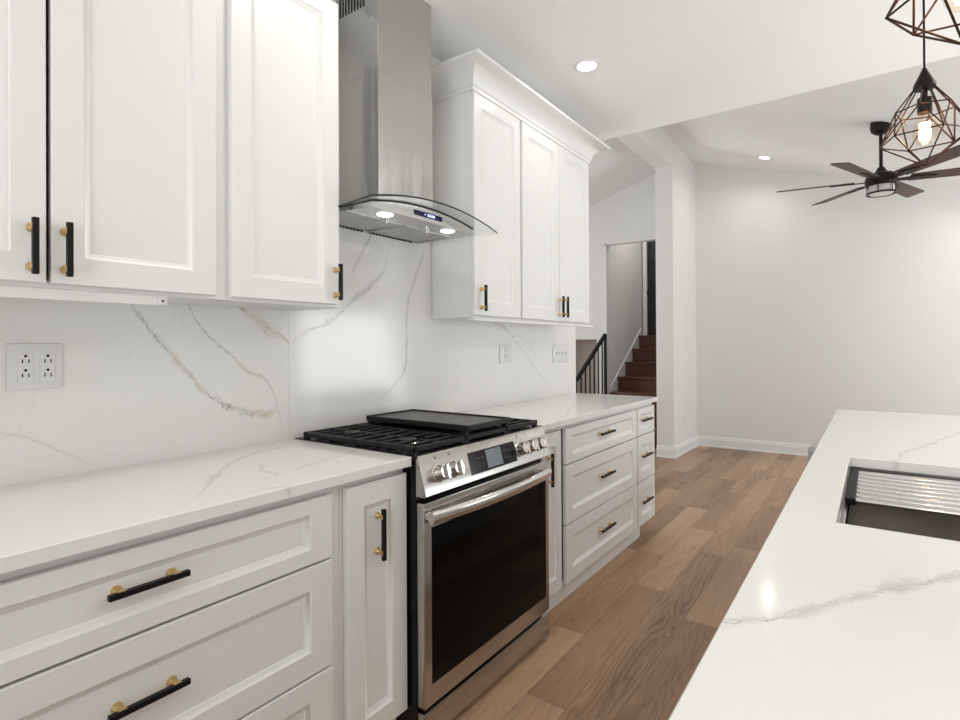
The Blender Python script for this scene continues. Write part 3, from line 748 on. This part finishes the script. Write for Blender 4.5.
for y in (1.385, 1.460, 1.905, 1.978, 2.050):
    bm = BM(); mt = T_(pan(y, 0.49)) @ rot_to(pn)
    lathe(bm, [(0, -0.001), (0.031, -0.001), (0.031, 0.004), (0.027, 0.006), (0.0255, 0.020), (0.025, 0.036), (0.0225, 0.039), (0, 0.039)], 32, mt)
    kn = obj('knob', bm, 'chrome', cp)
    t = BM(); box(t, -0.0062, 0.0062, -0.0235, 0.0235, 0.0385, 0.050, 0.002)
    merge_me = BM(); merge(merge_me, t, 0, mt)
    kg = obj('knob_grip', merge_me, 'steel_pol', cp)
    bm = BM(); merge(bm, pan_box(y - 0.004, y + 0.004, 0.86, 0.90, 0, 0.0006)); merge(bm, pan_box(y - 0.008, y + 0.008, 0.925, 0.935, 0, 0.0006))
    obj('burner_mark', bm, 'markdark', cp)
# oven door
DX = 0.697
dr = obj('oven_door', B(0.664, DX, RY0, RY1, 0.098, 0.765, bev=0.004, seg=2), 'steel_dark', rg)
obj('door_window', B(DX - 0.002, DX + 0.0015, 1.342, 2.112, 0.166, 0.680, bev=0.001), 'oglass', dr)
bm = BM(); npt = 22; pr = []
for i in range(npt + 1):
    s = -1 + 2 * i / npt; pr.append(Vector((0.724 + 0.030 * (1 - s * s), 1.704 + s * 0.394, 0.722)))
t = BM(); rings = []
for q in pr:
    rings.append([t.verts.new(q + Vector((0.0125 * math.cos(a), 0, 0.0215 * math.sin(a)))) for a in [2 * PI * k / 16 for k in range(16)]])
for A, C in zip(rings, rings[1:]):
    for i in range(16): t.faces.new((A[i], A[(i + 1) % 16], C[(i + 1) % 16], C[i]))
t.faces.new(rings[0]); t.faces.new(rings[-1]); bmesh.ops.recalc_face_normals(t, faces=list(t.faces)); merge(bm, t)
for s in (-1, 1): box(bm, DX - 0.002, 0.724, 1.704 + s * 0.378 - 0.012, 1.704 + s * 0.378 + 0.012, 0.710, 0.734, 0.003)
obj('door_handle', bm, 'steel_pol', dr)
dw = obj('warming_drawer', B(0.664, 0.695, RY0, RY1, -0.012, 0.082, bev=0.004, seg=2), 'steel_dark', rg)
obj('plinth', B(0.60, 0.655, RY0 + 0.01, RY1 - 0.01, FZ + 0.001, -0.012), 'darkgap', rg)
# burners
bx = [(0.20, 1.44), (0.50, 1.44), (0.35, 1.735), (0.20, 2.01), (0.50, 2.01)]
for (x, y) in bx:
    bm = BM(); lathe(bm, [(0, 0), (0.05, 0), (0.05, 0.008), (0.042, 0.014), (0, 0.014)], 24, T_((x, y, 0.917)))
    bu = obj('burner', bm, 'steel_pol', rg)
    bm = BM(); lathe(bm, [(0, 0.014), (0.036, 0.014), (0.036, 0.021), (0.032, 0.024), (0, 0.024)], 24, T_((x, y, 0.917)))
    obj('burner_cap', bm, 'iron', bu)
# grates: three cast-iron sections
def grate(y0, y1, fingers):
    bm = BM(); zt = 0.943; h = 0.018; w = 0.016
    x0, x1 = 0.062, 0.655
    for y in (y0 + w / 2, y1 - w / 2): bar(bm, (x0, y, zt - h / 2), (x1, y, zt - h / 2), w, h, 0.003)
    for x in (x0 + w / 2, x1 - w / 2): bar(bm, (x, y0, zt - h / 2), (x, y1, zt - h / 2), w, h, 0.003)
    bar(bm, (0.36, y0, zt - h / 2), (0.36, y1, zt - h / 2), w, h, 0.003)
    ym = (y0 + y1) / 2
    for cx in (0.21, 0.51):
        bar(bm, (cx - 0.14, ym, zt - h / 2), (cx - 0.035, ym, zt - h / 2), 0.012, h, 0.003)
        bar(bm, (cx + 0.035, ym, zt - h / 2), (cx + 0.14, ym, zt - h / 2), 0.012, h, 0.003)
        for k in range(fingers):
            x = cx + (k - (fingers - 1) / 2) * 0.058
            L = 0.035 if abs(x - cx) < 0.05 else 0.0
            bar(bm, (x, y0, zt - h / 2), (x, ym - L, zt - h / 2), 0.012, h, 0.003)
            bar(bm, (x, ym + L, zt - h / 2), (x, y1, zt - h / 2), 0.012, h, 0.003)
    for x in (x0 + 0.012, 0.21, 0.36, 0.51, x1 - 0.012):
        for y in (y0 + 0.009, y1 - 0.009): bar(bm, (x, y, 0.917), (x, y, zt - h), 0.018, 0.018)
    return obj('grate', bm, 'iron', rg)
grate(1.312, 1.588, 4); grate(1.592, 1.868, 4); grate(1.872, 2.120, 4)
# griddle plate lying over the middle grate
gd = thing('griddle', 'black flat griddle plate lying on the middle grates of the range', 'griddle', (0.38, 1.745, 0.943))
bm = BM(); box(bm, 0.105, 0.657, 1.60, 1.895, 0.962, 0.974, 0.003)
obj('plate', bm, 'griddle', gd)
bm = BM()
for (a, b) in (((0.105, 1.604, 0), (0.657, 1.604, 0)), ((0.105, 1.891, 0), (0.657, 1.891, 0)), ((0.109, 1.60, 0), (0.109, 1.895, 0)), ((0.653, 1.60, 0), (0.653, 1.895, 0))):
    bar(bm, (a[0], a[1], 0.969), (b[0], b[1], 0.969), 0.010, 0.022, 0.003)
obj('rim', bm, 'iron', gd)
bm = BM()
for x in (0.13, 0.632):
    for y in (1.61, 1.885): box(bm, x - 0.012, x + 0.012, y - 0.010, y + 0.010, 0.9435, 0.964)
obj('foot', bm, 'iron', gd)

# ------------------------------------------------------------------ outlets and switches
def wall_plate(name, label, cat, y0, y1, z0, z1, x=0.02):
    o = thing(name, label, cat, (x, (y0 + y1) / 2, z0))
    obj('plate', B(x, x + 0.006, y0, y1, z0, z1, bev=0.002, seg=2), 'plate', o)
    return o
def receptacle(root, y0, y1, z0, z1, x=0.02):
    r = obj('receptacle', B(x + 0.004, x + 0.0085, y0, y1, z0, z1, bev=0.001), 'plate', root)
    yc = (y0 + y1) / 2; hz = z1 - z0
    bm = BM()
    for zc in (z0 + hz * 0.27, z0 + hz * 0.75):
        box(bm, x + 0.008, x + 0.0089, yc - 0.0082, yc - 0.0054, zc - 0.006, zc + 0.004)
        box(bm, x + 0.008, x + 0.0089, yc + 0.0054, yc + 0.0082, zc - 0.006, zc + 0.004)
        lathe(bm, [(0, 0), (0.0036, 0), (0.0036, 0.0009), (0, 0.0009)], 14, T_((x + 0.008, yc, zc + 0.013)) @ rot_to((1, 0, 0)))
    obj('slots', bm, 'black', r)
o = wall_plate('outlet', 'white double outlet plate with four sockets at the left end of the backsplash', 'outlet', 0.418, 0.540, 1.164, 1.289)
receptacle(o, 0.440, 0.474, 1.182, 1.262); receptacle(o, 0.489, 0.523, 1.182, 1.262)
o = wall_plate('outlet', 'small white outlet on the backsplash under the wall cabinets right of the hood', 'outlet', 2.765, 2.895, 1.170, 1.286)
receptacle(o, 2.812, 2.850, 1.190, 1.270)
o = wall_plate('light_switch', 'wide white four-gang light switch near the far end of the backsplash', 'switch', 3.447, 3.695, 1.155, 1.282)
for k in range(4):
    y = 3.500 + k * 0.046
    bm = B(0.0255, 0.034, y - 0.004, y + 0.004, 1.212, 1.232, bev=0.001); obj('toggle', bm, 'plate', o)
o = wall_plate('outlet', 'small white outlet low on the side of the pier', 'outlet', 6.84, 6.91, 0.32, 0.44, 0.0)
receptacle(o, 6.86, 6.89, 0.34, 0.42, 0.0)

# ------------------------------------------------------------------ island
IX0, IX1, IY0, IY1 = 1.715, 2.78, -0.55, 3.604
SX0, SX1, SY0, SY1 = 1.816, 2.285, 1.297, 2.089
isl = thing('kitchen_island', 'white kitchen island cabinet below the right-hand worktop', 'cabinet', (2.25, 1.5, FZ))
bm = BM()
box(bm, 1.75, 1.77, IY0 + 0.04, IY1 - 0.04, 0.08, 0.881); box(bm, 2.46, 2.48, IY0 + 0.04, IY1 - 0.04, 0.08, 0.881)
box(bm, 1.77, 2.46, IY0 + 0.04, IY0 + 0.06, 0.08, 0.881); box(bm, 1.77, 2.46, IY1 - 0.06, IY1 - 0.04, 0.08, 0.881); box(bm, 1.77, 2.46, IY0 + 0.06, IY1 - 0.06, 0.08, 0.10)
obj('body', bm, 'cab', isl)
obj('toe_kick', B(1.82, 2.42, IY0 + 0.1, IY1 - 0.1, FZ + 0.001, 0.08), 'cab', isl)
bm = BM()
def rect(x0, x1, y0, y1, z): return [bm.verts.new(v) for v in ((x0, y0, z), (x1, y0, z), (x1, y1, z), (x0, y1, z))]
oT, iT = rect(IX0, IX1, IY0, IY1, 0.914), rect(SX0, SX1, SY0, SY1, 0.914)
oB, iB = rect(IX0, IX1, IY0, IY1, 0.883), rect(SX0, SX1, SY0, SY1, 0.883)
for i in range(4):
    j = (i + 1) % 4
    bm.faces.new((oT[i], oT[j], iT[j], iT[i])); bm.faces.new((oB[j], oB[i], iB[i], iB[j]))
    bm.faces.new((oB[i], oB[j], oT[j], oT[i])); bm.faces.new((iT[i], iT[j], iB[j], iB[i]))
bmesh.ops.recalc_face_normals(bm, faces=list(bm.faces))
bmesh.ops.bevel(bm, geom=[e for e in bm.edges if e.is_manifold and e.calc_face_angle() > 1], offset=0.0018, segments=1, affect='EDGES')
tag(obj('island_countertop', bm, 'topI'), 'large white veined quartz island worktop with a sink cut into it', 'countertop')
# undermount workstation sink
sk = thing('sink', 'undermount stainless steel sink set in the island worktop', 'sink', ((SX0 + SX1) / 2, (SY0 + SY1) / 2, 0.64))
e = 0.003; bm = BM()
def wallring(z_hi, z_lo, x0, x1, y0, y1, t):
    box(bm, x0 - t, x0, y0 - t, y1 + t, z_lo, z_hi); box(bm, x1, x1 + t, y0 - t, y1 + t, z_lo, z_hi)
    box(bm, x0, x1, y0 - t, y0, z_lo, z_hi); box(bm, x0, x1, y1, y1 + t, z_lo, z_hi)
wallring(0.882, 0.866, SX0 - e, SX1 + e, SY0 - e, SY1 + e, 0.016)
wallring(0.866, 0.66, SX0 + 0.012, SX1 - 0.012, SY0 + 0.004, SY1 - 0.004, 0.004)
box(bm, SX0 - e, SX0 + 0.012, SY0, SY1, 0.862, 0.866); box(bm, SX1 - 0.012, SX1 + e, SY0, SY1, 0.862, 0.866)
obj('rim', bm, 'sinkwall', sk)
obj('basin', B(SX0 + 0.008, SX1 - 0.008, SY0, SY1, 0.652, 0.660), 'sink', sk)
bm = BM(); lathe(bm, [(0, 0.001), (0.045, 0.001), (0.045, 0.004), (0.03, 0.0035), (0, 0.0025)], 28, T_(((SX0 + SX1) / 2 + 0.1, SY1 - 0.2, 0.660))); obj('drain', bm, 'steel_pol', sk)
rk = thing('drying_rack', 'roll-up steel rod drying rack with black end strip across the far half of the sink', 'rack', (2.05, 1.88, 0.866))
for k in range(8):
    y = 1.682 + k * 0.0515
    bm = BM(); box(bm, SX0 + 0.014, SX1 - 0.014, y - 0.0165, y + 0.0165, 0.868, 0.880, 0.0045, 3); obj('rod', bm, 'rod', rk)
for x in (SX0 + 0.013, SX1 - 0.013): obj('end_strip', B(x - 0.011, x + 0.011, 1.652, 2.072, 0.8662, 0.8835, bev=0.002), 'rubber', rk)

# ------------------------------------------------------------------ tub chair beyond the island
ch = thing('tub_chair', 'grey round-backed tub chair at the far end of the island', 'chair', (1.835, 3.97, FZ))
t = BM(); n = 28; R1, R0 = 0.29, 0.245; rows = []
for i in range(n + 1):
    a = math.radians(60 + 240 * i / n); c_, s_ = math.cos(a), math.sin(a)
    a2 = a
    rows.append([t.verts.new((1.835 + r * math.cos(a2), 3.97 + r * math.sin(a2), z)) for r, z in ((R1, 0.20), (R1 + 0.012, 0.45), (R1, 0.625), ((R1 + R0) / 2, 0.645), (R0, 0.625), (R0, 0.20))])
for A, C in zip(rows, rows[1:]):
    for i in range(6): t.faces.new((A[i], A[(i + 1) % 6], C[(i + 1) % 6], C[i]))
t.faces.new(rows[0]); t.faces.new(rows[-1][::-1]); bmesh.ops.recalc_face_normals(t, faces=list(t.faces))
obj('back', t, 'fabric', ch)
bm = BM(); lathe(bm, [(0, 0.20), (0.244, 0.20), (0.244, 0.38), (0.22, 0.41), (0, 0.42)], 32, T_((1.835, 3.97, 0))); obj('seat', bm, 'fabricd', ch)
for k in range(4):
    a = PI / 4 + k * PI / 2
    bm = BM(); tube(bm, (1.835 + 0.23 * math.cos(a), 3.97 + 0.23 * math.sin(a), FZ), (1.835 + 0.19 * math.cos(a), 3.97 + 0.19 * math.sin(a), 0.21), 0.011, 12, 0.018); obj('leg', bm, 'black', ch)

# ------------------------------------------------------------------ recessed ceiling lights
def can_light(x, y, label, slope=0.0, power=2.7):
    z = ZC if slope == 0 else vz(x)
    n = Vector((-slope, 0, -1)).normalized()
    o = thing('recessed_light', label, 'ceiling light', (x, y, z), 'recessed ceiling lights')
    mt = T_((x, y, z)) @ rot_to(n)
    bm = BM(); lathe(bm, [(0.052, -0.002), (0.052, 0.004), (0.062, 0.006), (0.070, 0.003), (0.072, -0.002)], 40, mt); obj('trim_ring', bm, 'trim', o)
    bm = BM(); lathe(bm, [(0, 0.0035), (0.052, 0.0035), (0.052, -0.002), (0, -0.002)], 40, mt); obj('lens', bm, 'lamp', o)
    l = bpy.data.lights.new('recessed_lamp', 'AREA'); l.shape = 'DISK'; l.size = 0.10; l.energy = power; l.color = (0.99, 0.98, 0.92); l.spread = math.radians(150)
    lo = bpy.data.objects.new('recessed_lamp', l); COL.objects.link(lo)
    lo.location = Vector((x, y, z)) + n * 0.012; lo.rotation_euler = n.to_track_quat('-Z', 'Y').to_euler()
    return o
can_light(0.617, 2.75, 'round recessed light glowing in the flat ceiling beside the right wall cabinets', power=1.6)
for k, (x, y) in enumerate(((0.75, 1.25), (0.75, -0.6), (3.1, 2.75), (3.1, 0.6), (1.9, -1.8))):  # unseen lights; beyond the first, added to help light the room
    can_light(x, y, 'round recessed light in the unseen part of the flat kitchen ceiling', power=4.2 if x < 1 else 11)
can_light(0.90, 6.87, 'round recessed light glowing in the sloped ceiling left of the fan', 0.29, 4)
can_light(2.95, 6.87, 'round recessed light in the sloped ceiling right of the fan', 0.29, 4)
can_light(0.90, 4.6, 'unseen round recessed light in the sloped ceiling just past the flat ceiling', 0.29, 4)  # added out of view to help light the room

# ------------------------------------------------------------------ pendants
def pendant(x, y, zb, label, turn):
    p = thing('pendant_light', label, 'pendant light', (x, y, zb), 'geometric cage pendants over the island')
    zr, zu, zc, zt = zb + 0.088, zb + 0.178, zb + 0.252, zb + 0.308
    rod = 0.0022
    low = [Vector((x + 0.118 * math.cos(turn + k * PI / 3), y + 0.118 * math.sin(turn + k * PI / 3), zr)) for k in range(6)]
    upp = [Vector((x + 0.078 * math.cos(turn + (k + 0.5) * PI / 3), y + 0.078 * math.sin(turn + (k + 0.5) * PI / 3), zu)) for k in range(6)]
    con = [Vector((x + 0.024 * math.cos(turn + (k + 0.5) * PI / 3), y + 0.024 * math.sin(turn + (k + 0.5) * PI / 3), zc)) for k in range(6)]
    con2 = [Vector((x + 0.024 * math.cos(turn + k * PI / 3), y + 0.024 * math.sin(turn + k * PI / 3), zc)) for k in range(6)]
    apex = Vector((x, y, zb + 0.002))
    bm = BM()
    def e(a, b): tube(bm, a, b, rod, 8)
    for k in range(6):
        j = (k + 1) % 6
        e(low[k], low[j]); e(low[k], apex); e(low[k], upp[k]); e(low[j], upp[k]); e(upp[k], con[k])
        e(upp[k], upp[j]); 
        if k % 2 == 0: e(low[k], con2[k])
    for q in low + upp + [apex]:
        t = BM(); bmesh.ops.create_icosphere(t, subdivisions=1, radius=rod * 1.25); merge(bm, t, 0, T_(q))
    obj('cage', bm, 'copper', p)
    bm = BM(); lathe(bm, [(0, zt + 0.003), (0.006, zt + 0.002), (0.0075, zt - 0.004), (0.029, zc + 0.006), (0.029, zc - 0.006), (0.0, zc - 0.006)], 28, T_((x, y, 0))); obj('cap', bm, 'bronze', p)
    bm = BM(); lathe(bm, [(0, zc - 0.006), (0.008, zc - 0.006), (0.008, zc - 0.035), (0.019, zc - 0.037), (0.019, zc - 0.083), (0, zc - 0.083)], 24, T_((x, y, 0))); obj('socket', bm, 'bronze', p)
    bm = BM(); tube(bm, (x, y, zt), (x, y, ZC - 0.02), 0.0032, 10); obj('cord', bm, 'black', p)
    bm = BM(); lathe(bm, [(0, ZC - 0.001), (0.06, ZC - 0.001), (0.06, ZC - 0.012), (0.03, ZC - 0.03), (0, ZC - 0.03)], 28, T_((x, y, 0))); obj('ceiling_cup', bm, 'bronze', p)
    zs = zc - 0.083
    bm = BM(); lathe(bm, [(0.013, zs), (0.014, zs - 0.012), (0.026, zs - 0.035), (0.032, zs - 0.058), (0.030, zs - 0.078), (0.018, zs - 0.096), (0, zs - 0.101)], 28, T_((x, y, 0)))
    b = obj('bulb', bm, 'bulb', p)
    bm = BM()
    for k in range(8):
        a = k * PI / 4; c2 = 0.012
        tube(bm, (x + c2 * math.cos(a), y + c2 * math.sin(a), zs - 0.032), (x + c2 * 0.9 * math.cos(a + 0.2), y + c2 * 0.9 * math.sin(a + 0.2), zs - 0.085), 0.0026, 8)
    obj('filament', bm, 'filament', b)
    l = bpy.data.lights.new('pendant_bulb', 'POINT'); l.energy = 2.2; l.color = (1, 0.62, 0.30); l.shadow_soft_size = 0.02
    lo = bpy.data.objects.new('pendant_bulb', l); COL.objects.link(lo); lo.location = (x, y, zs - 0.055)
pendant(2.017, 2.2, 1.836, 'copper wire cage pendant whose whole cage shows below its cord', math.radians(168))
pendant(2.022, 1.345, 1.836, 'copper wire cage pendant cut off at the upper right corner, nearest of the pair', math.radians(186))

# ------------------------------------------------------------------ ceiling fan
FX, FY = 1.945, 5.57; fz = vz(FX)
fn = thing('ceiling_fan', 'dark bronze six-blade ceiling fan hanging from the sloped ceiling', 'ceiling fan', (FX, FY, 2.51))
bm = BM(); lathe(bm, [(0, fz + 0.02), (0.072, fz + 0.02), (0.074, fz - 0.025), (0.066, fz - 0.06), (0.03, fz - 0.085), (0, fz - 0.085)], 32, T_((FX, FY, 0))); obj('canopy', bm, 'bronze', fn)
bm = BM(); tube(bm, (FX, FY, fz - 0.08), (FX, FY, 2.70), 0.013, 16); obj('downrod', bm, 'bronze', fn)
bm = BM(); lathe(bm, [(0, 2.735), (0.022, 2.735), (0.036, 2.71), (0.05, 2.69), (0.075, 2.685), (0.10, 2.67), (0.112, 2.645), (0.112, 2.60), (0.10, 2.585), (0, 2.585)], 40, T_((FX, FY, 0))); obj('motor_housing', bm, 'bronze', fn)
for k in range(6):
    a = math.radians(10 + 60 * k)
    rt = T_((FX, FY, 2.628)) @ Matrix.Rotation(a, 4, 'Z') @ Matrix.Rotation(math.radians(-12), 4, 'X')
    t = BM(); prism(t, [(0.19, -0.056), (0.745, -0.070), (0.76, -0.058), (0.76, 0.060), (0.745, 0.070), (0.19, 0.056)], 'z', -0.004, 0.004, bev=0.001)
    bm = BM(); merge(bm, t, 0, rt); bl = obj('blade', bm, 'blade', fn)
    t = BM(); prism(t, [(0.09, -0.020), (0.25, -0.030), (0.36, -0.012), (0.36, 0.012), (0.25, 0.030), (0.09, 0.020)], 'z', -0.012, -0.0042, bev=0.001)
    bm = BM(); merge(bm, t, 0, rt); obj('blade_arm', bm, 'bronze', bl)
bm = BM()
lathe(bm, [(0.098, 2.525), (0.104, 2.525), (0.104, 2.512), (0.098, 2.512), (0.098, 2.525)], 40, T_((FX, FY, 0)))
lathe(bm, [(0.098, 2.590), (0.104, 2.590), (0.104, 2.578), (0.098, 2.578), (0.098, 2.590)], 40, T_((FX, FY, 0)))
for k in range(6):
    a = k * PI / 3 + 0.3; bar(bm, (FX + 0.101 * math.cos(a), FY + 0.101 * math.sin(a), 2.515), (FX + 0.101 * math.cos(a), FY + 0.101 * math.sin(a), 2.588), 0.012, 0.006)
obj('light_cage', bm, 'bronze', fn)
bm = BM(); lathe(bm, [(0, 2.584), (0.090, 2.584), (0.090, 2.522), (0.080, 2.514), (0, 2.512)], 40, T_((FX, FY, 0))); obj('light_shade', bm, 'frost', fn)
